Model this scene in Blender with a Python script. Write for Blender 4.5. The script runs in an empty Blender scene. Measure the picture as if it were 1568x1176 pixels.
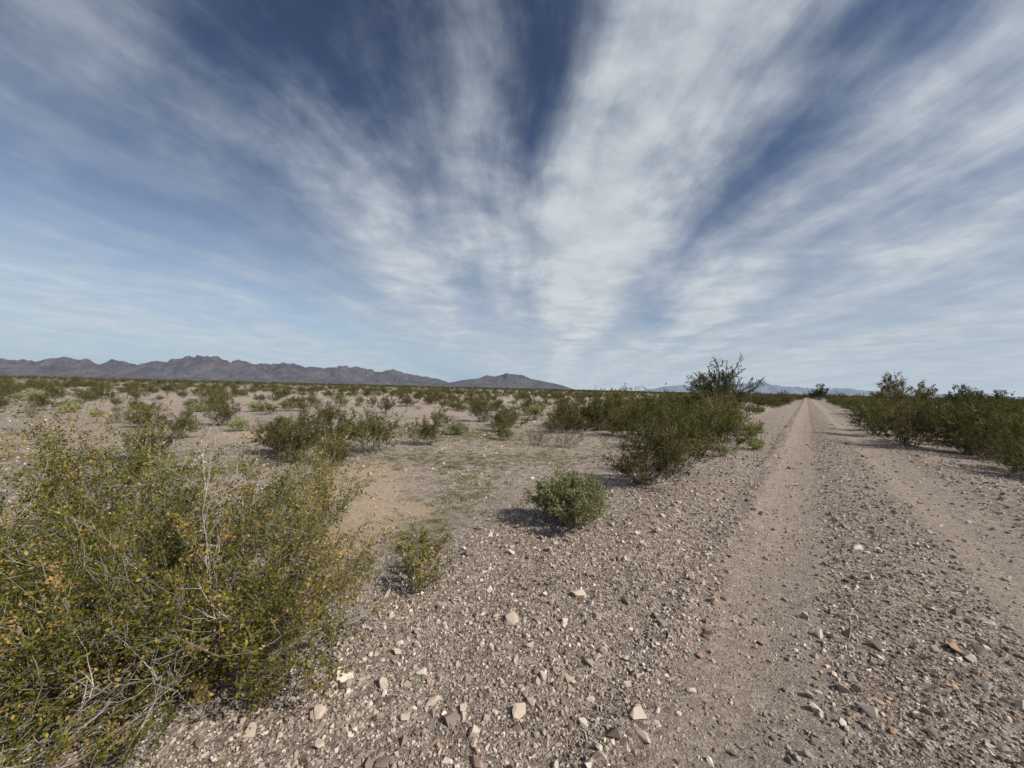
import bpy, bmesh, math, random
import numpy as np
from mathutils import Matrix, Vector, Euler
from mathutils import noise as mnoise

scene = bpy.context.scene
COL = scene.collection
R = math.radians
rngG = np.random.default_rng(7)

# ------------------------------------------------------------ road frame
RA = R(37.4)
DIR = np.array([math.sin(RA), math.cos(RA)])      # along the road
PER = np.array([math.cos(RA), -math.sin(RA)])     # to the right of the road

def lat_of(x, y): return x*PER[0] + y*PER[1]
def lon_of(x, y): return x*DIR[0] + y*DIR[1]

_w = []
_r = np.random.default_rng(3)
for (wl, amp) in ((0.35, .0035), (0.6, .005), (1.1, .008), (2.3, .014), (5, .022), (11, .024), (30, .028)):
    for k in range(4):
        a = _r.uniform(0, 6.283); _w.append((math.cos(a)*6.283/wl, math.sin(a)*6.283/wl, _r.uniform(0, 6.28), amp/2, wl))

def sst(a, b, x):
    t = np.clip((x-a)/(b-a), 0, 1); return t*t*(3-2*t)

def hfun(x, y):
    x = np.asarray(x, float); y = np.asarray(y, float)
    r = np.hypot(x, y)
    la = lat_of(x, y); lo = lon_of(x, y)
    z = np.zeros_like(r)
    for kx, ky, ph, am, wl in _w:
        fade = 1-sst(wl*14, wl*30, r)
        z += am*np.sin(kx*x+ky*y+ph)*fade
    inroad = sst(-1.2, -.5, la)*(1-sst(1.9, 2.6, la))
    z *= (1-.55*inroad)
    f = 1-sst(25, 60, r)
    wob = .05*np.sin(lo*.7)+.03*np.sin(lo*1.9+1)
    l2 = la+wob
    rut = -.030*np.exp(-((l2+.17)/.27)**2) - .028*np.exp(-((l2-1.42)/.30)**2)
    rut += .018*np.exp(-((l2-.62)/.3)**2) + .026*np.exp(-((l2+.60)/.08)**2) + .030*np.exp(-((l2+1.2)/.5)**2)
    rut += .03*np.exp(-((l2-2.4)/.4)**2)
    z += rut*f
    z += -.10*(1-sst(-3.6, -1.7, la))*f
    return z

def roadz(x, y):
    return hfun(x, y) + .006 + .0006*np.hypot(x, y)

def gz(x, y):
    return float(hfun(x, y))

# ------------------------------------------------------------ node helpers
class NT:
    def __init__(s, tree): s.t = tree; s.n = tree.nodes; s.l = tree.links
    def node(s, typ, **kw):
        n = s.n.new(typ)
        for k, v in kw.items(): setattr(n, k, v)
        return n
    def put(s, sock, v):
        if v is None: return
        if isinstance(v, bpy.types.NodeSocket): s.l.new(v, sock)
        else:
            try: sock.default_value = v
            except Exception: sock.default_value = tuple(v)+(1,)
    def m(s, op, a, b=None, c=None, clamp=False):
        n = s.node('ShaderNodeMath', operation=op); n.use_clamp = clamp
        s.put(n.inputs[0], a); s.put(n.inputs[1], b); s.put(n.inputs[2], c)
        return n.outputs[0]
    def ss(s, x, a, b, lo=0., hi=1.):
        n = s.node('ShaderNodeMapRange', interpolation_type='SMOOTHSTEP')
        s.put(n.inputs[0], x); s.put(n.inputs[1], a); s.put(n.inputs[2], b); s.put(n.inputs[3], lo); s.put(n.inputs[4], hi)
        return n.outputs[0]
    def mix(s, f, a, b, blend='MIX'):
        n = s.node('ShaderNodeMix', data_type='RGBA', blend_type=blend)
        s.put(n.inputs[0], f); s.put(n.inputs[6], a if isinstance(a, bpy.types.NodeSocket) else tuple(a)+(1,))
        s.put(n.inputs[7], b if isinstance(b, bpy.types.NodeSocket) else tuple(b)+(1,))
        return n.outputs[2]
    def noise(s, vec, scale, detail=4, rough=.55, dist=0., out=0):
        n = s.node('ShaderNodeTexNoise')
        s.put(n.inputs['Vector'], vec); s.put(n.inputs['Scale'], scale); s.put(n.inputs['Detail'], detail)
        s.put(n.inputs['Roughness'], rough); s.put(n.inputs['Distortion'], dist)
        return n.outputs[out]
    def vor(s, vec, scale):
        n = s.node('ShaderNodeTexVoronoi', voronoi_dimensions='2D')
        s.put(n.inputs['Vector'], vec); s.put(n.inputs['Scale'], scale)
        return n.outputs['Color'], n.outputs['Distance']
    def ramp(s, f, stops, interp='LINEAR'):
        n = s.node('ShaderNodeValToRGB'); cr = n.color_ramp; cr.interpolation = interp
        while len(cr.elements) < len(stops): cr.elements.new(.5)
        for e, (p, c) in zip(cr.elements, stops):
            e.position = p; e.color = (tuple(c)+(1,)) if hasattr(c, '__len__') else (c, c, c, 1)
        s.put(n.inputs[0], f); return n.outputs[0]
    def xyz(s, x, y, z=0.):
        n = s.node('ShaderNodeCombineXYZ'); s.put(n.inputs[0], x); s.put(n.inputs[1], y); s.put(n.inputs[2], z); return n.outputs[0]
    def sep(s, v):
        n = s.node('ShaderNodeSeparateXYZ'); s.put(n.inputs[0], v); return n.outputs

def newmat(name):
    m = bpy.data.materials.new(name); m.use_nodes = True
    t = NT(m.node_tree); b = m.node_tree.nodes['Principled BSDF']
    b.inputs['Specular IOR Level'].default_value = .15
    b.inputs['Roughness'].default_value = .9
    return m, t, b

# places on the flats where bare orange sand / green annuals show: (x, y, radius x, radius y)
SAND = [(-1.25, 4.5, .75, .9), (-2.7, 6.8, .9, 1.1), (-2.2, 5.6, .6, .7), (-6.5, 12., 3., 1.6), (-1.9, 3.6, .5, .5)]
GREEN = [(-1.2, 8.2, 1.5, 1.1), (-8.8, 7.9, 2.2, .9), (-.7, 5.6, .5, 1.2), (-1., 12.5, 2.4, 1.2), (-.9, 3.9, .35, .6), (-5.4, 6.2, .9, .8), (.9, 8.6, .8, .9)]
def pmask(x, y, L_):
    s = 0
    for a, b_, c, d in L_: s = s+np.exp(-(((x-a)/c)**2+((y-b_)/d)**2))
    return np.clip(s, 0, 1)

# ------------------------------------------------------------ ground material
def ground_material():
    m, t, b = newmat('desert_gravel')
    P = t.node('ShaderNodeTexCoord').outputs['Object']
    x, y, z = t.sep(P)
    la = t.m('ADD', t.m('MULTIPLY', x, PER[0]), t.m('MULTIPLY', y, PER[1]))
    lo = t.m('ADD', t.m('MULTIPLY', x, DIR[0]), t.m('MULTIPLY', y, DIR[1]))
    r = t.m('SQRT', t.m('ADD', t.m('MULTIPLY', x, x), t.m('MULTIPLY', y, y)))
    P2 = t.xyz(x, y, 0.)
    n1 = t.noise(P2, .9, 4, .6); n2 = t.noise(P2, .13, 4, .6); n3 = t.noise(P2, 3.5, 5, .65)
    law = t.m('ADD', la, t.m('MULTIPLY', t.m('SUBTRACT', n1, .5), .4))
    law = t.m('ADD', law, t.m('MULTIPLY', t.m('SUBTRACT', n3, .5), .18))
    strk = t.noise(t.xyz(t.m('MULTIPLY', la, 11.), t.m('MULTIPLY', lo, .5)), 1., 4, .6)
    def pm(L_):
        tot = None
        for a, b_, c, d in L_:
            p = t.m('DIVIDE', t.m('SUBTRACT', x, a), c); q = t.m('DIVIDE', t.m('SUBTRACT', y, b_), d)
            e = t.m('EXPONENT', t.m('MULTIPLY', t.m('ADD', t.m('MULTIPLY', p, p), t.m('MULTIPLY', q, q)), -1.))
            tot = e if tot is None else t.m('ADD', tot, e)
        return tot
    sand = t.mix(t.ss(n2, .35, .65), (.43, .35, .275), (.36, .295, .235))
    sand = t.mix(t.ss(n3, .4, .75, 0., .6), sand, (.50, .415, .33))
    om = t.ss(t.m('ADD', t.m('MULTIPLY', pm(SAND), 1.0), t.m('MULTIPLY', t.m('SUBTRACT', n3, .5), 1.1)), .25, .75, 0., .85)
    onoise = t.noise(P2, .4, 3, .5)
    om = t.m('MAXIMUM', om, t.ss(onoise, .60, .70, 0., .4))
    sand = t.mix(om, sand, (.60, .435, .285))
    grn = t.noise(t.xyz(t.m('ADD', x, 31.), t.m('MULTIPLY', y, 1.4)), .33, 4, .6)
    gmask = t.m('MULTIPLY', t.ss(grn, .54, .68, 0., .6), t.ss(n3, .35, .6))
    g2 = t.ss(t.m('ADD', pm(GREEN), t.m('MULTIPLY', t.m('SUBTRACT', n3, .5), 1.3)), .35, .9, 0., .8)
    gmask = t.m('MAXIMUM', gmask, g2)
    gmask = t.m('MULTIPLY', gmask, t.ss(law, -2.5, -1.7, 1., 0.))
    sand = t.mix(gmask, sand, (.21, .20, .115))
    shoulder = t.mix(n3, (.25, .20, .166), (.355, .29, .24))
    road = t.mix(strk, (.27, .215, .175), (.41, .335, .28))
    mid = t.mix(n3, (.17, .128, .102), (.28, .22, .18))
    col = t.mix(t.ss(law, -3.1, -2.0), sand, shoulder)
    roadm = t.m('MULTIPLY', t.ss(law, -.75, -.5), t.ss(law, 2.5, 2.0))
    col = t.mix(roadm, col, mid)
    tr1 = t.m('MULTIPLY', t.ss(law, -.60, -.44), t.ss(law, .28, .06))
    tr2 = t.m('MULTIPLY', t.ss(law, .98, 1.2), t.ss(law, 2.0, 1.7))
    trm = t.m('MAXIMUM', tr1, tr2)
    col = t.mix(t.m('MULTIPLY', trm, .85), col, road)
    edge = t.m('MULTIPLY', t.ss(law, -.70, -.60), t.ss(law, -.46, -.54))
    edge2 = t.m('MULTIPLY', t.ss(law, .12, .22), t.ss(law, .42, .28))
    col = t.mix(t.m('MULTIPLY', t.m('MAXIMUM', edge, edge2), .65), col, (.15, .10, .076))
    notrack = t.m('SUBTRACT', 1., t.m('MULTIPLY', trm, .5))
    bumps = []
    for vs, amt, a, bb in ((120., .8, 5., 14.), (52., .75, 12., 40.), (20., .5, 40., 110.)):
        vc, d = t.vor(P2, vs); v = t.sep(vc)[0]
        c = t.ramp(v, [(0., (.11, .085, .07)), (.25, (.22, .172, .142)), (.5, (.36, .295, .245)), (.72, (.50, .42, .35)), (.9, (.64, .57, .49)), (1., (.25, .15, .11))])
        f = t.m('MULTIPLY', t.ss(d, .6, .38, 0., amt), t.ss(r, a, bb, 1., .2))
        f = t.m('MULTIPLY', f, t.m('SUBTRACT', 1., t.m('MULTIPLY', om, t.ss(law, -2., -3., 0., .7))))
        col = t.mix(t.m('MULTIPLY', f, notrack), col, c); bumps.append(d)
    far = t.m('MULTIPLY', t.ss(r, 30., 260., 0., .85), t.m('SUBTRACT', 1., t.m('MULTIPLY', roadm, t.ss(r, 150., 300., .9, 0.))))
    col = t.mix(far, col, (.115, .105, .06))
    t.put(b.inputs['Base Color'], col)
    h = t.m('ADD', t.m('MULTIPLY', bumps[0], -.008), t.m('MULTIPLY', bumps[1], -.013))
    h = t.m('MULTIPLY', h, notrack)
    h = t.m('ADD', h, t.m('MULTIPLY', t.noise(P2, 60., 5, .75), .022))
    h = t.m('ADD', h, t.m('MULTIPLY', t.m('MULTIPLY', strk, trm), .02))
    bp = t.node('ShaderNodeBump'); bp.inputs['Strength'].default_value = 1.; bp.inputs['Distance'].default_value = 1.
    t.put(bp.inputs['Height'], h); t.put(b.inputs['Normal'], bp.outputs[0])
    return m
GM = ground_material()

def mesh_obj(name, v, f, mats, smooth=True, link=True):
    me = bpy.data.meshes.new(name); me.from_pydata(v, [], f); me.update()
    for mm in mats: me.materials.append(mm)
    if smooth: me.polygons.foreach_set('use_smooth', np.ones(len(me.polygons), bool))
    o = bpy.data.objects.new(name, me)
    if link: COL.objects.link(o)
    return o

def grid_faces(nr, nc, wrap=False):
    i = np.arange(nr-1)[:, None]; j = np.arange(nc if wrap else nc-1)[None, :]
    j2 = (j+1) % nc
    a = i*nc+j; b_ = i*nc+j2; c = (i+1)*nc+j2; d = (i+1)*nc+j
    return np.stack([a+0*b_, b_, c, d], -1).reshape(-1, 4)

# ground sheet (polar grid, fine near, reaching the horizon)
nr, na = 400, 600
rr = np.concatenate([[.05, .2, .4], np.geomspace(.6, 15000, nr-3)])
aa = np.linspace(0, 2*math.pi, na, endpoint=False)
X = rr[:, None]*np.sin(aa)[None]; Y = rr[:, None]*np.cos(aa)[None]
Z = hfun(X, Y)
V = np.stack([X, Y, Z], -1).reshape(-1, 3)
F = grid_faces(nr, na, True)[:, ::-1]
V = np.vstack([V, [[0, 0, gz(0, 0)]]])
Fl = F.tolist() + [[(k+1) % na, k, len(V)-1] for k in range(na)]
ground = mesh_obj('ground', V.tolist(), Fl, [GM])

# dirt road strip
ss_ = np.concatenate([np.linspace(-6, 6, 240), np.geomspace(6.1, 900, 260)])
ll = np.linspace(-.85, 2.45, 90)
S, L = np.meshgrid(ss_, ll, indexing='ij')
X = S*DIR[0]+L*PER[0]; Y = S*DIR[1]+L*PER[1]; Z = roadz(X, Y)
edge = np.minimum(L+.85, 2.45-L)
Z -= (1-sst(0, .12, edge))*(.03+.0012*np.hypot(X, Y))
road = mesh_obj('dirt_road', np.stack([X, Y, Z], -1).reshape(-1, 3).tolist(), grid_faces(len(ss_), len(ll)).tolist(), [GM])
if road.data.polygons[0].normal.z < 0: road.data.flip_normals()
if ground.data.polygons[5000].normal.z < 0: ground.data.flip_normals()

# ------------------------------------------------------------ plant materials
def leaf_mat(name, stops, trans=.3, var=.25):
    m, t, b = newmat(name)
    at = t.node('ShaderNodeAttribute', attribute_name='rnd').outputs['Fac']
    oi = t.node('ShaderNodeObjectInfo').outputs['Random']
    c = t.ramp(at, stops)
    hs = t.node('ShaderNodeHueSaturation')
    t.put(hs.inputs['Color'], c)
    t.put(hs.inputs['Value'], t.m('ADD', 1.-var, t.m('MULTIPLY', oi, 2*var)))
    t.put(hs.inputs['Hue'], t.m('ADD', .482, t.m('MULTIPLY', oi, .026)))
    df = t.node('ShaderNodeBsdfDiffuse'); t.put(df.inputs[0], hs.outputs[0])
    tr = t.node('ShaderNodeBsdfTranslucent'); t.put(tr.inputs[0], hs.outputs[0])
    mx = t.node('ShaderNodeMixShader'); mx.inputs[0].default_value = trans
    t.l.new(df.outputs[0], mx.inputs[1]); t.l.new(tr.outputs[0], mx.inputs[2])
    t.l.new(mx.outputs[0], t.n['Material Output'].inputs[0]); t.n.remove(b)
    return m
M_CREO = leaf_mat('creosote_leaf', [(0, (.054, .066, .012)), (.45, (.118, .130, .022)), (.75, (.200, .198, .036)), (.9, (.33, .275, .06)), (1, (.50, .35, .11))], .30, .10)
M_FAR = leaf_mat('creosote_leaf_far', [(0, (.054, .058, .016)), (.45, (.102, .104, .028)), (.8, (.17, .158, .046)), (1, (.28, .225, .08))])
M_BRIT = leaf_mat('brittlebush_leaf', [(0, (.16, .18, .08)), (.5, (.29, .31, .145)), (1, (.44, .45, .25))])
M_MESQ = leaf_mat('mesquite_leaf', [(0, (.045, .06, .02)), (.6, (.085, .105, .035)), (1, (.15, .16, .06))])
M_PALO = leaf_mat('palo_verde_leaf', [(0, (.13, .12, .04)), (.6, (.22, .19, .06)), (1, (.34, .26, .09))])
M_DRY = leaf_mat('dry_twig_leaf', [(0, (.14, .12, .09)), (.6, (.23, .20, .15)), (1, (.34, .30, .22))], .1)
M_GRASS = leaf_mat('grass_blade', [(0, (.10, .12, .03)), (.6, (.18, .18, .06)), (1, (.34, .28, .14))])
def flat(name, c1):
    m = bpy.data.materials.new(name); m.use_nodes = True; t = NT(m.node_tree); t.n.remove(t.n['Principled BSDF'])
    P = t.node('ShaderNodeTexCoord').outputs['Object']
    df = t.node('ShaderNodeBsdfDiffuse'); c = np.array(c1)
    t.put(df.inputs[0], t.mix(t.noise(P, 14., 1, .5), tuple(c*.5), tuple(c*1.45))); t.l.new(df.outputs[0], t.n['Material Output'].inputs[0]); return m
M_STEM = flat('grey_stem', (.19, .165, .135))
M_DEAD = flat('dead_stem', (.38, .345, .30))

class PB:
    def __init__(s): s.v = []; s.f = []; s.m = []; s.r = []; s.n = 0
    def tube(s, p, r0, r1, sides=4, mat=0, rnd=.5):
        p = np.asarray(p); k = len(p)
        d = p[-1]-p[0]; d = d/(np.linalg.norm(d)+1e-9)
        u = np.cross(d, [.3, .9, .2]); u /= np.linalg.norm(u)+1e-9; w = np.cross(d, u)
        a = np.arange(sides)*2*math.pi/sides
        ring = np.cos(a)[:, None]*u+np.sin(a)[:, None]*w
        rad = np.linspace(r0, r1, k)[:, None, None]
        vv = (p[:, None, :]+ring[None]*rad).reshape(-1, 3)
        ff = grid_faces(k, sides, True)+s.n
        s.v.append(vv); s.f.append(ff); s.m.append(np.full(len(ff), mat)); s.r.append(np.full(len(vv), rnd)); s.n += len(vv)
    def leaves(s, C, A, Ln, Wd, rng, mat=1, rnd=None):
        N = len(C)
        if N == 0: return
        A = A/(np.linalg.norm(A, axis=1, keepdims=True)+1e-9)
        B = np.cross(A, rng.normal(size=(N, 3))); B /= np.linalg.norm(B, axis=1, keepdims=True)+1e-9
        Ln = np.asarray(Ln)[:, None]; Wd = np.asarray(Wd)[:, None]
        q = np.stack([C, C+A*Ln*.5+B*Wd*.5, C+A*Ln, C+A*Ln*.5-B*Wd*.5], 1).reshape(-1, 3)
        ff = np.arange(4*N).reshape(N, 4)+s.n
        if rnd is None: rnd = rng.uniform(0, 1, N)
        s.v.append(q); s.f.append(ff); s.m.append(np.full(N, mat)); s.r.append(np.repeat(rnd, 4)); s.n += 4*N
    def mesh(s, name, mats):
        me = bpy.data.meshes.new(name)
        me.from_pydata(np.vstack(s.v).tolist(), [], np.vstack(s.f).tolist()); me.update()
        for mm in mats: me.materials.append(mm)
        me.polygons.foreach_set('material_index', np.concatenate(s.m).astype(np.int32))
        a = me.attributes.new('rnd', 'FLOAT', 'POINT'); a.data.foreach_set('value', np.concatenate(s.r).astype(np.float32))
        me.update()
        return me

def bez(p0, p1, p2, n):
    t = np.linspace(0, 1, n)[:, None]
    return (1-t)**2*p0+2*t*(1-t)*p1+t*t*p2

def shrub(name, seed, H, Rd, nst=26, nb=7, nt=2, lt=7, leaf=.03, mats=None, r0=.008, dead=.12, s0=.3, arch=.45,
          lw=.55, dome=.55, seclen=(.12, .3), spread=.06, nleafmain=6, lobes=True, kmul=1., jit=.45):
    rng = np.random.default_rng(seed)
    pb = PB(); C = []; A = []; K = []
    lob = rng.uniform(0, 6.28, 3)
    def twig(p, d, Ln, nseg, wob):
        q = [p]; dd = d/np.linalg.norm(d)
        for k in range(nseg):
            dd = dd+rng.normal(0, wob, 3)+np.array([0, 0, .05]); dd /= np.linalg.norm(dd)
            q.append(q[-1]+dd*Ln/nseg)
        return np.array(q)
    def addl(q, n, lo, clump):
        t = rng.uniform(lo, 1, n)*(len(q)-1); i = np.minimum(t.astype(int), len(q)-2); f = (t-i)[:, None]
        p = q[i]*(1-f)+q[i+1]*f
        dd = q[i+1]-q[i]; dd /= np.linalg.norm(dd, axis=1, keepdims=True)+1e-9
        C.append(p+rng.normal(0, leaf*jit, (n, 3))); A.append(dd*.6+rng.normal(0, .7, (n, 3))+np.array([0, 0, .25]))
        K.append(np.clip(rng.normal(clump, .17, n)*kmul, 0, 1))
    for i in range(nst):
        az = rng.uniform(0, 6.283); t = math.sqrt(rng.uniform(0.01, 1))
        rad = Rd*t
        if lobes: rad *= .82+.12*math.sin(2*az+lob[0])+.14*math.sin(3*az+lob[1])
        e = np.array([rad*math.cos(az), rad*math.sin(az), H*(1-dome*t*t)*rng.uniform(.72, 1.05)])
        b0 = np.array([rng.normal(0, spread*Rd*1.5), rng.normal(0, spread*Rd*1.5), -.02])
        mid = b0+(e-b0)*np.array([.6, .6, arch])+rng.normal(0, .06*H, 3)
        q = bez(b0, mid, e, 9); q[1:] += rng.normal(0, .012*H, (8, 3))
        isd = rng.uniform() < dead
        mt = 2 if isd else 0
        pb.tube(q, r0*rng.uniform(.7, 1.2), r0*.28, 5 if r0 > .012 else 4, mt)
        clump = rng.uniform(.2, .78)
        if not isd: addl(q, nleafmain, .6, clump)
        for j in range(nb):
            s = rng.uniform(s0, 1)*8; k = min(int(s), 7); p = q[k]+(q[k+1]-q[k])*(s-k)
            tg = q[k+1]-q[k]; tg /= np.linalg.norm(tg)
            d = tg+rng.normal(0, .55, 3)+np.array([0, 0, .2])
            Ln = rng.uniform(*seclen)*H
            q2 = twig(p, d, Ln, 4, .16); pb.tube(q2, r0*.38, r0*.15, 3, mt)
            cl = clump+rng.normal(0, .1)
            if not isd: addl(q2, lt, .35, cl)
            for kk in range(nt):
                ii = rng.integers(1, 5); d3 = (q2[-1]-q2[0])/Ln+rng.normal(0, .6, 3)
                q3 = twig(q2[ii], d3, Ln*rng.uniform(.3, .6), 2, .2); pb.tube(q3, r0*.2, r0*.1, 3, mt)
                if not isd: addl(q3, lt, .15, cl)
    if C:
        C = np.vstack(C); A = np.vstack(A); K = np.concatenate(K)
        C[:, 2] = np.maximum(C[:, 2], .01)
        L_ = rng.uniform(.7, 1.3, len(C))*leaf
        pb.leaves(C, A, L_, L_*lw, rng, 1, K)
    return pb.mesh(name, mats)

CM = [M_STEM, M_CREO, M_DEAD]; CF = [M_STEM, M_FAR, M_DEAD]
creo = [shrub(f'creosote_mesh_{k}', 20+k, h, r_, nst=n, nb=8, nt=2, lt=9, leaf=.036, mats=CF, r0=.007, dead=.10)
        for k, (h, r_, n) in enumerate(((1.2, .85, 28), (1.0, .8, 24), (1.3, .7, 28), (1.1, 1.0, 32), (.9, .65, 20), (1.25, .9, 22)))]
brit = [shrub(f'brittlebush_mesh_{k}', 50+k, .62, .5, nst=60, nb=4, nt=2, lt=9, leaf=.03, mats=[M_STEM, M_BRIT, M_DEAD], r0=.004, dead=.05, s0=.5, dome=.5, lw=.6, seclen=(.12, .24))
        for k in range(2)]
dry = [shrub(f'dry_shrub_mesh_{k}', 60+k, .55, .55, nst=34, nb=6, nt=3, lt=4, leaf=.018, mats=[M_STEM, M_DRY, M_DEAD], r0=.004, dead=.3, s0=.25)
       for k in range(2)]

def place(name, me, x, y, s=1., rz=0., sz=None):
    o = bpy.data.objects.new(name, me); COL.objects.link(o)
    o.location = (x, y, gz(x, y)-.01); o.scale = (s, s, sz or s); o.rotation_euler = (0, 0, rz); return o

# ---- foreground creosotes
fgp = dict(mats=CM, r0=.0052, arch=.4, kmul=1.10, jit=.6)
place('creosote_bush', shrub('creosote_near_a', 101, 1.12, .94, nst=88, nb=11, nt=4, lt=12, leaf=.0165, dead=.16, s0=.2, nleafmain=28, dome=.70, **fgp), -1.45, 2.0)
place('creosote_bush', shrub('creosote_near_b', 102, 1.24, 1.1, nst=66, nb=11, nt=4, lt=13, leaf=.018, dead=.12, s0=.2, nleafmain=24, dome=.6, **fgp), -2.85, 2.6)
place('creosote_bush', shrub('creosote_near_c', 103, .58, .62, nst=56, nb=9, nt=4, lt=11, leaf=.015, dead=.48, s0=.3, **fgp), -1.90, 1.46)
place('creosote_bush', shrub('creosote_sprig', 104, .40, .36, nst=14, nb=7, nt=3, lt=8, leaf=.018, dead=.15, s0=.4, **fgp), -.66, 2.8)
place('creosote_bush', shrub('creosote_near_d', 107, .95, .65, nst=26, nb=8, nt=3, lt=10, leaf=.02, dead=.15, s0=.3, **fgp), -2.0, 3.9)
place('brittlebush', shrub('brittlebush_near', 105, .56, .54, nst=130, nb=6, nt=2, lt=9, leaf=.021, mats=[M_STEM, M_BRIT, M_DEAD], r0=.004, dead=.04, s0=.45, dome=.5, lw=.6, seclen=(.1, .22)), .66, 4.1)
place('creosote_bush', shrub('creosote_near_e', 106, 1.0, .85, nst=44, nb=9, nt=3, lt=11, leaf=.025, mats=CF, r0=.007), 2.2, 6.2, 1., .4)
# ---- individual mid-distance plants : (mesh, x, y, scale)
mids = [(creo[0], -3.95, 7.6, .9), (creo[4], -4.9, 8.3, .95), (creo[1], -3.1, 8.9, 1.05), (creo[4], -3.3, 7.2, .7), (creo[3], -4.4, 9.6, .9), (creo[1], -2.2, 10.2, .8),
        (creo[4], -7.3, 7.8, .85), (creo[1], 3.1, 7.1, .95), (creo[0], -1.4, 18, 1.1), (creo[4], -2.8, 15.4, .85),
        (creo[3], 5.5, 10.6, 1.2), (creo[2], 5.0, 12.2, 1.2), (creo[0], 6.6, 12.0, 1.25), (creo[5], 7.4, 14.2, 1.25), (creo[3], 4.4, 15.6, 1.4),
        (creo[2], 3.4, 15.0, 1.1), (creo[5], 2.4, 16.2, 1.1), (creo[1], 6.2, 15.6, 1.5), (creo[2], 9.2, 17.2, 1.3), (creo[3], 5.2, 18.6, 1.6),
        (creo[3], 11.8, 11.4, 1.2), (creo[5], 13.3, 12.0, 1.2), (creo[0], 13.6, 14.4, 1.2), (creo[1], 10.9, 8.0, .85), (creo[2], 16., 16.6, 1.25), (creo[4], 9.75, 7.2, .75),
        (creo[4], 15.3, 12.6, 1.3), (creo[1], 12.0, 9.5, .95), (creo[0], 17.8, 14.6, 1.3), (creo[3], 19., 17.5, 1.3), (creo[0], 4.0, 11.2, .8), (creo[3], 3.9, 13.2, .95),
        (creo[1], 8.3, 15.6, 1.2), (creo[5], 10.4, 19.3, 1.2), (creo[4], 12.5, 22.4, 1.4), (creo[2], 15.2, 14.6, 1.2), (creo[3], 14.6, 11.0, 1.1), (creo[3], 13.4, 9.7, 1.),
        (creo[4], -.2, 11.8, .6), (creo[1], 1.6, 13.6, .8), (creo[4], -6.3, 10.6, .7), (creo[1], -8.9, 10.4, .7)]
for k, (me, x, y, s) in enumerate(mids): place('creosote_bush', me, x, y, s, k*1.7)
for x, y, s, k in ((1.2, 19.5, 1.3, 0), (6.5, 10.2, .55, 1), (12.4, 10.4, .6, 0), (8.7, 13.9, .8, 1), (4.9, 8.9, .5, 0)): place('brittlebush', brit[k], x, y, s, x)
for x, y, s, k in ((1.5, 10.6, 1.1, 0), (.75, 10.9, 1., 1), (-2.6, 11.5, .9, 0), (-14.2, 14., 1.1, 1), (-19., 15.3, .9, 0), (-1.0, 7.4, .35, 1)):
    place('dry_bursage_shrub', dry[k], x, y, s, x*2)

# ---- trees
mes = shrub('mesquite_mesh', 200, 3.15, 1.95, nst=18, nb=13, nt=4, lt=10, leaf=.07, mats=[M_STEM, M_MESQ, M_DEAD], r0=.045, dead=.04, s0=.45, dome=.32, seclen=(.1, .2), lw=.45, spread=.03)
mes2 = shrub('mesquite_mesh_b', 201, 3.0, 1.9, nst=18, nb=13, nt=4, lt=12, leaf=.085, mats=[M_STEM, M_MESQ, M_DEAD], r0=.045, dead=.0, s0=.35, dome=.5, seclen=(.1, .22), spread=.04)
pal = shrub('palo_verde_mesh', 202, 2.8, 2.2, nst=22, nb=13, nt=4, lt=12, leaf=.07, mats=[M_STEM, M_PALO, M_DEAD], r0=.035, dead=.1, s0=.4, dome=.5, seclen=(.1, .22), spread=.04)
place('mesquite_tree', mes, 10.8, 20.3, 1.03, .3)
place('palo_verde_tree', pal, 30.4, 30.0, 1.12, 1.)
place('mesquite_tree', mes2, 58.5, 50, 1.02, 2.)
place('mesquite_tree', mes2, 71., 56, .9, 4.)
place('mesquite_tree', mes2, 97.5, 122., 1.6, 1.)
place('mesquite_tree', mes2, 88, 74., 1., 5.)

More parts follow.
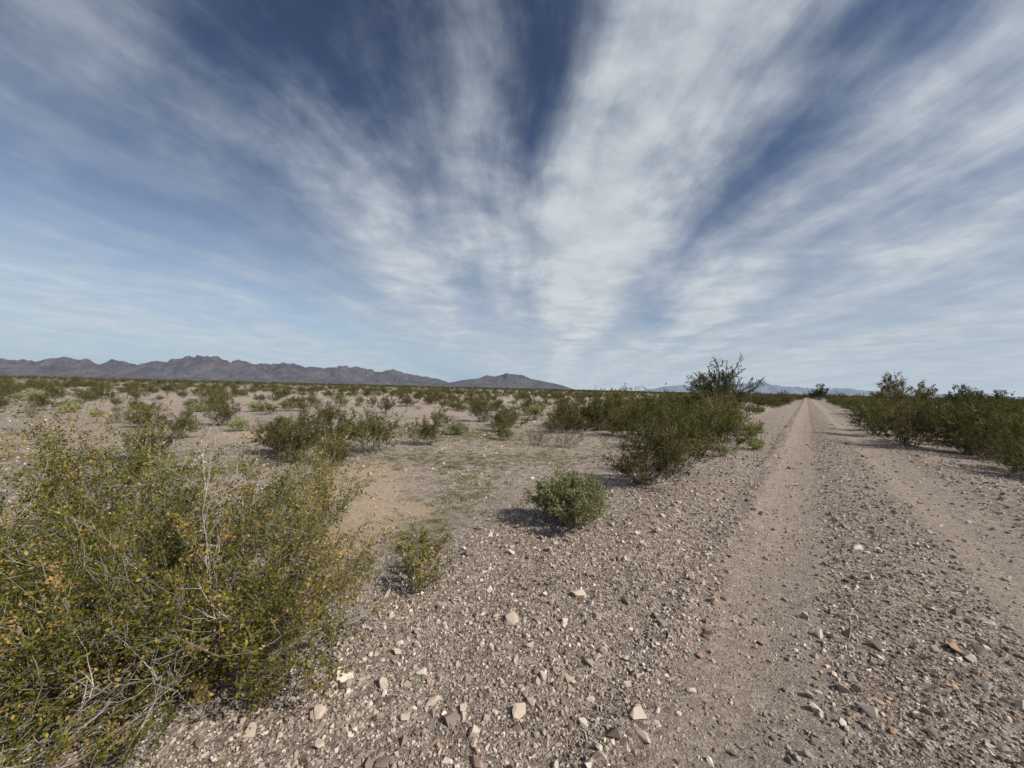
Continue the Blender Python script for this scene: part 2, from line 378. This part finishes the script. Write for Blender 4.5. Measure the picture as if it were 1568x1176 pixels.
# ------------------------------------------------------------ scatter via geometry nodes
def scatter(name, pts, rot, scl, idx, coll):
    me = bpy.data.meshes.new(name); me.from_pydata(pts.tolist(), [], []); me.update()
    a = me.attributes.new('rot', 'FLOAT_VECTOR', 'POINT'); a.data.foreach_set('vector', rot.astype(np.float32).ravel())
    a = me.attributes.new('scl', 'FLOAT_VECTOR', 'POINT'); a.data.foreach_set('vector', scl.astype(np.float32).ravel())
    a = me.attributes.new('idx', 'INT', 'POINT'); a.data.foreach_set('value', idx.astype(np.int32))
    o = bpy.data.objects.new(name, me); COL.objects.link(o)
    ng = bpy.data.node_groups.new(name, 'GeometryNodeTree')
    ng.interface.new_socket('Geometry', in_out='INPUT', socket_type='NodeSocketGeometry')
    ng.interface.new_socket('Geometry', in_out='OUTPUT', socket_type='NodeSocketGeometry')
    N = ng.nodes; Lk = ng.links
    gi = N.new('NodeGroupInput'); go = N.new('NodeGroupOutput')
    ci = N.new('GeometryNodeCollectionInfo'); ci.inputs['Collection'].default_value = coll
    ci.inputs['Separate Children'].default_value = True; ci.inputs['Reset Children'].default_value = True
    ip = N.new('GeometryNodeInstanceOnPoints'); ip.inputs['Pick Instance'].default_value = True
    def na_(n, dt):
        q = N.new('GeometryNodeInputNamedAttribute'); q.data_type = dt; q.inputs['Name'].default_value = n; return q.outputs['Attribute']
    e2 = N.new('FunctionNodeEulerToRotation')
    Lk.new(na_('rot', 'FLOAT_VECTOR'), e2.inputs[0]); Lk.new(e2.outputs[0], ip.inputs['Rotation'])
    Lk.new(na_('scl', 'FLOAT_VECTOR'), ip.inputs['Scale']); Lk.new(na_('idx', 'INT'), ip.inputs['Instance Index'])
    Lk.new(ci.outputs[0], ip.inputs['Instance']); Lk.new(gi.outputs[0], ip.inputs['Points']); Lk.new(ip.outputs[0], go.inputs[0])
    md = o.modifiers.new('scatter', 'NODES'); md.node_group = ng
    return o

def mkcoll(name, meshes):
    c = bpy.data.collections.new(name)
    for k, me in enumerate(meshes):
        c.objects.link(bpy.data.objects.new(f'{name}_{k:02d}', me))
    return c

def vnoise(x, y, wl, seed):
    r_ = np.random.default_rng(seed); s = 0
    for k in range(7):
        a = r_.uniform(0, 6.28); w = 6.283/(wl*r_.uniform(.6, 1.6)); s = s+np.sin(w*(math.cos(a)*x+math.sin(a)*y)+r_.uniform(0, 6.28))
    return s/7*1.6   # about -1..1

# stone material and shapes
m, t, b = newmat('stone')
oi = t.node('ShaderNodeObjectInfo').outputs['Random']
P = t.node('ShaderNodeTexCoord').outputs['Object']
c = t.ramp(oi, [(0., (.11, .085, .07)), (.2, (.20, .158, .128)), (.45, (.33, .268, .222)), (.65, (.42, .348, .288)), (.82, (.54, .46, .385)), (.93, (.68, .61, .53)), (.96, (.30, .18, .13)), (1., (.44, .30, .20))])
c = t.mix(t.ss(t.noise(P, 2.2, 3, .6), .35, .7, 0., .4), c, (.28, .215, .175))
t.put(b.inputs['Base Color'], c)
M_STONE = m
def stone(seed, n=12):
    rg = np.random.default_rng(seed); p = rg.normal(size=(n, 3)); p /= np.linalg.norm(p, axis=1, keepdims=True)
    p *= np.array([.5, .5*rg.uniform(.55, .95), .5*rg.uniform(.5, .85)])*rg.uniform(.8, 1.1, (n, 1))
    bm = bmesh.new()
    for q in p: bm.verts.new(q)
    r_ = bmesh.ops.convex_hull(bm, input=bm.verts)
    bmesh.ops.delete(bm, geom=[g for g in r_['geom_interior'] if isinstance(g, bmesh.types.BMVert)], context='VERTS')
    me = bpy.data.meshes.new(f'stone_{seed}'); bm.to_mesh(me); bm.free(); me.materials.append(M_STONE); return me
stones = [stone(k) for k in range(14)]
SC = mkcoll('gravel_stones', stones)

def stone_density(x, y):
    la = lat_of(x, y)+.08*vnoise(x, y, .8, 5)
    d = np.ones_like(x)
    flats = 1-sst(-2.9, -1.9, la)
    patch = np.clip(.42+.55*vnoise(x, y, 2.2, 11), .1, 1)*(1-.8*pmask(x, y, SAND))*(1-.5*pmask(x, y, GREEN))
    d = d*(1-flats)+flats*patch*.75
    tr = np.maximum(sst(-.60, -.48, la)*(1-sst(.05, .22, la)), sst(1.0, 1.2, la)*(1-sst(1.75, 2.0, la)))
    d *= (1-.78*tr)
    return d
PT = []; SZ = []
for dia, den, rmax in ((.011, 3600, 3.2), (.016, 1700, 5.), (.025, 480, 9.), (.04, 95, 20.), (.065, 6, 35.)):
    r0_ = 1.0; ang = R(64)
    area = ang*(rmax**2-r0_**2); N = int(area*den)
    rad = np.sqrt(rngG.uniform(r0_**2, rmax**2, N)); az = rngG.uniform(-ang, ang, N)
    x = rad*np.sin(az); y = rad*np.cos(az)
    keep = rngG.uniform(0, 1, N) < stone_density(x, y)*(1-sst(rmax*.55, rmax, rad))
    x = x[keep]; y = y[keep]
    PT.append(np.stack([x, y], 1)); SZ.append(dia*np.exp(rngG.normal(0, .32, len(x))))
PT = np.vstack(PT); SZ = np.concatenate(SZ)
la = lat_of(PT[:, 0], PT[:, 1])
onr = (la > -.75) & (la < 2.35)
zz = np.where(onr, roadz(PT[:, 0], PT[:, 1]), hfun(PT[:, 0], PT[:, 1]))
N = len(PT)
print('stones', N)
P3 = np.column_stack([PT, zz+SZ*.10])
rot = np.column_stack([rngG.normal(0, .5, N), rngG.normal(0, .5, N), rngG.uniform(0, 6.28, N)])
scl = np.repeat(SZ[:, None], 3, 1)*rngG.uniform(.8, 1.2, (N, 3))
scatter('gravel', P3, rot, scl, rngG.integers(0, 14, N), SC)

# individual rocks
m2 = M_STONE.copy(); m2.name = 'pale_rock'
nt = NT(m2.node_tree); bb = m2.node_tree.nodes['Principled BSDF']
Pp = nt.node('ShaderNodeTexCoord').outputs['Object']
nt.put(bb.inputs['Base Color'], nt.mix(nt.noise(Pp, 3., 6, .65), (.34, .26, .19), (.64, .54, .44)))
for k, (x, y, s) in enumerate(((.50, 2.70, .125), (.07, 1.76, .095), (-.59, 1.9, .085), (-.33, 1.80, .075), (.60, 1.66, .085), (1.43, 3.02, .09), (.98, 3.22, .075),
                               (.36, 3.4, .08), (1.27, 3.82, .085), (1.74, 4.4, .09), (.93, 1.93, .06), (-1.05, 1.62, .07), (-.75, 1.57, .06), (.35, 2.35, .06), (1.75, 5.2, .1), (2.2, 5.0, .1))):
    me = stone(300+k, 15).copy(); me.materials.clear(); me.materials.append(m2)
    o = bpy.data.objects.new('rock', me); COL.objects.link(o)
    o.location = (x, y, gz(x, y)+s*.16); o.scale = (s, s, s*.9); o.rotation_euler = (.2*math.sin(k), .2*math.cos(k*2), k*1.3)

# scrub across the plain
SH = creo+brit+dry
SHC = mkcoll('scrub_plants', SH)
def scrub(name, r0_, r1_, den_open, den_dense, seed, smul=1.):
    rg = np.random.default_rng(seed); ang = R(62)
    N = int(ang*(r1_**2-r0_**2)*max(den_open, den_dense)); rad = np.sqrt(rg.uniform(r0_**2, r1_**2, N)); az = rg.uniform(-ang, ang, N)
    x = rad*np.sin(az); y = rad*np.cos(az); la = lat_of(x, y)
    dens = np.where(la > -7-.12*rad, den_dense, den_open)*np.clip(.75+.9*vnoise(x, y, 12, 4), .2, 1.5)
    keep = rg.uniform(0, 1, N)*max(den_open, den_dense) < dens
    lon = lon_of(x, y)
    keep &= ~((la > -2.4) & (la < 3.5) & (lon < 135))
    keep &= ~((la <= -2.3) & (la > -9) & (rad < 13))     # individually placed plants stand here
    keep &= ~((rad < 9.5) & (la < 0))
    keep &= ~((rad < 12) & (la > 0) & (la < 5))
    x = x[keep]; y = y[keep]; la = la[keep]; N = len(x)
    idx = rg.choice(len(SH), N, p=[.12, .12, .11, .11, .13, .11, .05, .05, .09, .11])
    s = rg.uniform(.36, .95, N)*smul
    s = np.where(la > -7-.1*np.hypot(x, y), s*1.45, s)
    scl = np.column_stack([s*rg.uniform(1., 1.4, N), s*rg.uniform(1., 1.4, N), s])
    rot = np.column_stack([0*s, 0*s, rg.uniform(0, 6.28, N)])
    print(name, N)
    return scatter(name, np.column_stack([x, y, hfun(x, y)-.02]), rot, scl, idx, SHC)
scrub('desert_scrub', 8, 110, .19, .40, 31)
scrub('distant_scrub', 110, 700, .018, .022, 32, 1.6)

# small grass / annuals in patches
def tuft(seed):
    rg = np.random.default_rng(seed); pb = PB(); n = 40
    C = np.column_stack([rg.normal(0, .05, n), rg.normal(0, .05, n), np.zeros(n)])
    A = np.column_stack([rg.normal(0, .6, n), rg.normal(0, .6, n), np.ones(n)])
    pb.leaves(C, A, rg.uniform(.02, .05, n), rg.uniform(.005, .01, n), rg, 0); return pb.mesh(f'tuft_{seed}', [M_GRASS])
TC = mkcoll('grass_tufts', [tuft(k) for k in range(5)])
N = 50000; rad = np.sqrt(rngG.uniform(1.5**2, 22**2, N)); az = rngG.uniform(-R(62), R(62), N); x = rad*np.sin(az); y = rad*np.cos(az)
la = lat_of(x, y)
k1 = (np.clip(vnoise(x, y*1.4, 3.2, 77)*1.2-.3, 0.03, 1)*.7+pmask(x, y, GREEN)*1.1)*(1-sst(-2.7, -2.0, la))
k1 = np.where(la > 3.2, .25, k1)
keep = rngG.uniform(0, 1, N) < k1*.8
x = x[keep]; y = y[keep]; N = len(x); print('tufts', N)
s = rngG.uniform(.4, 1.0, N)
scatter('grass', np.column_stack([x, y, hfun(x, y)]), np.column_stack([0*s, 0*s, rngG.uniform(0, 6.28, N)]), np.column_stack([s, s, s*.8]), rngG.integers(0, 5, N), TC)

# ------------------------------------------------------------ mountains
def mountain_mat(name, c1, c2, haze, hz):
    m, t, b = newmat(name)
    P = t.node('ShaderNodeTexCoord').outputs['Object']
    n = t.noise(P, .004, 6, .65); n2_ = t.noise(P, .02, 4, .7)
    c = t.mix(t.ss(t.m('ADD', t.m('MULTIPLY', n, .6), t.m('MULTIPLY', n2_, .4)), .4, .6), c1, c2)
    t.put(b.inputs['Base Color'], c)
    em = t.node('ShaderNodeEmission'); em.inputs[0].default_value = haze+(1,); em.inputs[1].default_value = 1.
    mx = t.node('ShaderNodeMixShader'); mx.inputs[0].default_value = hz     # aerial haze imitated by an even glow mixed into the rock
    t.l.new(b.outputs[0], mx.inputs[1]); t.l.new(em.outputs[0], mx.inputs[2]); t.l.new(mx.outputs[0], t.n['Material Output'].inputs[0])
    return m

def ridge(name, prof, D, depth, mat, seed, n=900, rough=.5, jag=.10):
    """prof: list of (tan azimuth, tan elevation); the ridge line runs across at distance D"""
    tx = np.array([p[0] for p in prof]); tz = np.array([p[1] for p in prof])
    u = np.linspace(tx[0], tx[-1], n); hh = np.interp(u, tx, tz)*D
    j1 = np.array([mnoise.fractal(Vector((q*D/230., seed, 0)), .6, 2., 6) for q in u])
    hh = hh*(1+jag*j1)
    k = 54; vv = np.linspace(-1, 1, k)
    U, Vv = np.meshgrid(u, vv, indexing='ij')
    X = U*D; Yb = D+Vv*depth
    shape = (1-np.abs(Vv))**1.1
    core = np.clip(np.abs(Vv)*3., 0, 1)
    rm = np.array([mnoise.ridged_multi_fractal(Vector((a/560., b_/1300., seed)), .8, 2.1, 6, 1., 2.) for a, b_ in zip(X.ravel(), Yb.ravel())]).reshape(X.shape)
    rm = (rm-rm.mean())/(rm.std()+1e-6)
    Z = hh[:, None]*shape*np.clip(1+rough*core*(.55*rm-.40), .05, 1.15)
    Z = np.where(np.abs(Vv) > .985, -15, Z)
    V = np.stack([X, Yb, Z], -1).reshape(-1, 3)
    o = mesh_obj(name, V.tolist(), grid_faces(n, k).tolist(), [mat], smooth=False)
    if sum(o.data.polygons[q].normal.z for q in range(100, 2000, 37)) < 0: o.data.flip_normals()
    return o
def pr(pts):
    return [((x-784)/590, max(0., (594+.025*(x-784)-y)/590)) for x, y in pts]
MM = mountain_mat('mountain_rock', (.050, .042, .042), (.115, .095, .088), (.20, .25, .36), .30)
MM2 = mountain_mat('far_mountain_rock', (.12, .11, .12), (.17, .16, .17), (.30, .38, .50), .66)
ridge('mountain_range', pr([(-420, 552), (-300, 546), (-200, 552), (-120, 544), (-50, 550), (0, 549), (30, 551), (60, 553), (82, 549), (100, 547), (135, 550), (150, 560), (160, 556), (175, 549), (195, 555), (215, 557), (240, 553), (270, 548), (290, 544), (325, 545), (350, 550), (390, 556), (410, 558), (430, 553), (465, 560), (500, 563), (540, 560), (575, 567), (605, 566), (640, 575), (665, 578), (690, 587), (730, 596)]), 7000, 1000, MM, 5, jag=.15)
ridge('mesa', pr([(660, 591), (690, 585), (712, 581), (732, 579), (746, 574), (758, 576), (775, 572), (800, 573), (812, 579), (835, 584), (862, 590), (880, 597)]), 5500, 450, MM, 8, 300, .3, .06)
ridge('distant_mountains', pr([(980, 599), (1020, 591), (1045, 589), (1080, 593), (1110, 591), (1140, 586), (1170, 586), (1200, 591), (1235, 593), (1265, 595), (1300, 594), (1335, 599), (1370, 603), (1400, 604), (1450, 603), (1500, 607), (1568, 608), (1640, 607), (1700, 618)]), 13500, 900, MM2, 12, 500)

# ------------------------------------------------------------ sun + sky
SUN_EL = R(40)
sx, sy = .86, -.5                      # sun is to the right, slightly behind the viewer
az_from_north = math.atan2(sx, sy)     # clockwise from +Y
sl = bpy.data.lights.new('sun', 'SUN'); sl.energy = 5.0; sl.angle = R(.5); sl.color = (1., .94, .85)
so = bpy.data.objects.new('sun', sl); COL.objects.link(so)
n_ = math.hypot(sx, sy); sd = Vector((sx/n_*math.cos(SUN_EL), sy/n_*math.cos(SUN_EL), math.sin(SUN_EL)))
so.rotation_euler = sd.to_track_quat('Z', 'Y').to_euler()

w = bpy.data.worlds.new('World'); scene.world = w; w.use_nodes = True
w.cycles.sampling_method = 'MANUAL'; w.cycles.sample_map_resolution = 256
t = NT(w.node_tree); bg = t.n['Background']
sky = t.node('ShaderNodeTexSky', sky_type='NISHITA'); sky.sun_disc = False
sky.sun_elevation = SUN_EL; sky.sun_rotation = az_from_north; sky.altitude = 400; sky.air_density = 1.; sky.dust_density = .3; sky.ozone_density = 1.6
G = t.node('ShaderNodeTexCoord').outputs['Generated']
x, y, z = t.sep(G)
A0 = math.atan(50/590)
zc = t.m('MAXIMUM', z, .001); el = zc
uu = t.m('SUBTRACT', t.m('MULTIPLY', x, math.cos(A0)), t.m('MULTIPLY', y, math.sin(A0)))
vv = t.m('ADD', t.m('MULTIPLY', x, math.sin(A0)), t.m('MULTIPLY', y, math.cos(A0)))
# cirrus sheet seen in perspective: U runs across the wind, V along it
zo = t.m('ADD', zc, .085)
U = t.m('DIVIDE', uu, zo); Vp = t.m('DIVIDE', vv, zo)
PL = t.xyz(U, Vp)
s1 = t.noise(PL, .50, 2, .45); s2 = t.noise(PL, 1.2, 2, .45)
Uw = t.m('ADD', U, t.m('MULTIPLY', t.m('SUBTRACT', s1, .5), .95))
Uw = t.m('ADD', Uw, t.m('MULTIPLY', t.m('SUBTRACT', s2, .5), .16))
thw = t.m('MULTIPLY', t.m('ARCTANGENT', Uw), 57.2958)
vva = t.m('MAXIMUM', t.m('ABSOLUTE', vv), .02)
th = t.m('MULTIPLY', t.m('ARCTAN2', uu, t.m('ADD', zc, .015)), 57.2958)
rho = t.m('DIVIDE', t.m('SQRT', t.m('ADD', t.m('MULTIPLY', uu, uu), t.m('MULTIPLY', zc, zc))), vva)
prof = [(-90, .15), (-86, .25), (-82, .50), (-76, .70), (-71, .60), (-66, .32), (-62, .28), (-57, .30), (-51, .38), (-45, .52), (-38, .42), (-32, .20),
        (-26, .22), (-20, .36), (-13, .34), (-5, .20), (2, .36), (9, .68), (18, .84), (28, .74), (34, .38), (39, .28), (44, .62), (53, .74), (58, .48), (62, .66), (67, .38), (73, .70), (79, .50), (90, .65)]
base = t.ramp(t.m('ADD', t.m('DIVIDE', thw, 180.), .5), [((a+90)/180, d) for a, d in prof])
def blob(t0, st, r0_, sr, amp):
    a = t.m('DIVIDE', t.m('SUBTRACT', th, t0), st); c_ = t.m('DIVIDE', t.m('SUBTRACT', rho, r0_), sr)
    e = t.m('ADD', t.m('MULTIPLY', a, a), t.m('MULTIPLY', c_, c_))
    return t.m('MULTIPLY', t.m('EXPONENT', t.m('MULTIPLY', e, -1.)), amp)
fil = t.noise(t.xyz(t.m('MULTIPLY', Uw, 1.7), t.m('MULTIPLY', Vp, .38)), 1., 6, .52)
fil2 = t.noise(t.xyz(t.m('ADD', t.m('MULTIPLY', Uw, 5.5), 40.), t.m('MULTIPLY', Vp, 1.1)), 1., 5, .60)
cot = t.noise(PL, 2.6, 7, .60, .25)
fine = t.noise(G, 10., 6, .60, .2)
soft = t.noise(G, 3., 3, .5)
amp = t.m('MULTIPLY', t.ss(th, -64., -40., .65, 1.), t.ss(el, .03, .25, .55, 1.))
d1 = t.m('MULTIPLY', t.m('SUBTRACT', fil, .5), 1.45)
d1 = t.m('ADD', d1, t.m('MULTIPLY', t.m('SUBTRACT', fil2, .5), .62))
d1 = t.m('ADD', d1, t.m('MULTIPLY', t.m('SUBTRACT', cot, .5), .65))
d1 = t.m('ADD', d1, t.m('MULTIPLY', t.m('SUBTRACT', fine, .5), .50))
d1 = t.m('ADD', d1, t.m('MULTIPLY', t.m('SUBTRACT', soft, .5), .7))
d = t.m('ADD', base, t.m('MULTIPLY', d1, amp))
for args in ((8, 50, .34, .22, .48), (-4, 14, .42, .17, .25), (-45, 26, .45, .22, .14), (57, 9, .33, .06, -.50), (17, 15, .95, .35, .20), (52, 10, 1.2, .35, .12),
             (-40, 15, 1.35, .30, -.34), (-24, 9, 1.02, .22, -.26), (-5, 9, .80, .2, -.10)):
    d = t.m('ADD', d, blob(*args))
dens = t.ss(d, .03, 1.10)
veil = t.m('MULTIPLY', t.ss(el, .46, .05), t.ss(th, -88., -55., .02, .92))
veil = t.m('MULTIPLY', veil, t.ss(fil, .25, .65, .72, 1.))
veil = t.m('MAXIMUM', t.m('SUBTRACT', veil, blob(57, 9, .33, .06, .4)), 0.)
dens = t.m('SUBTRACT', 1., t.m('MULTIPLY', t.m('SUBTRACT', 1., dens), t.m('SUBTRACT', 1., veil)))
# clear sky: physical sky deepened as through high dry air, pale haze close to the horizon
gm = t.node('ShaderNodeGamma'); t.put(gm.inputs[0], t.mix(1., sky.outputs[0], (.112, .110, .107), 'MULTIPLY')); gm.inputs[1].default_value = 1.45
hs = t.node('ShaderNodeHueSaturation'); hs.inputs['Saturation'].default_value = .88; t.put(hs.inputs['Color'], gm.outputs[0])
skyv = t.mix(t.ss(el, .22, .0, 0., .9), hs.outputs[0], (.27, .41, .58))
cl = t.mix(t.ss(cot, .3, .7), (.50, .55, .60), (.66, .70, .73))
cl = t.mix(t.ss(d, .4, 1.1, .55, 0.), cl, (.38, .45, .55))
cl = t.mix(t.ss(el, .14, .0, 0., .7), cl, (.53, .60, .665))
fin = t.mix(t.m('MULTIPLY', dens, .95), skyv, cl)
t.put(bg.inputs[0], fin); bg.inputs[1].default_value = 1.

# ------------------------------------------------------------ camera
cd = bpy.data.cameras.new('camera'); cam = bpy.data.objects.new('camera', cd); COL.objects.link(cam)
cd.sensor_width = 36; cd.lens = 36*590/1568; cd.clip_end = 40000; cd.clip_start = .05
cam.matrix_world = Matrix.Translation((0, 0, 1.5)) @ Matrix.Rotation(R(90+.58), 4, 'X') @ Matrix.Rotation(R(1.43), 4, 'Z')
scene.camera = cam
scene.view_settings.view_transform = 'Standard'; scene.view_settings.look = 'None'; scene.view_settings.exposure = 0
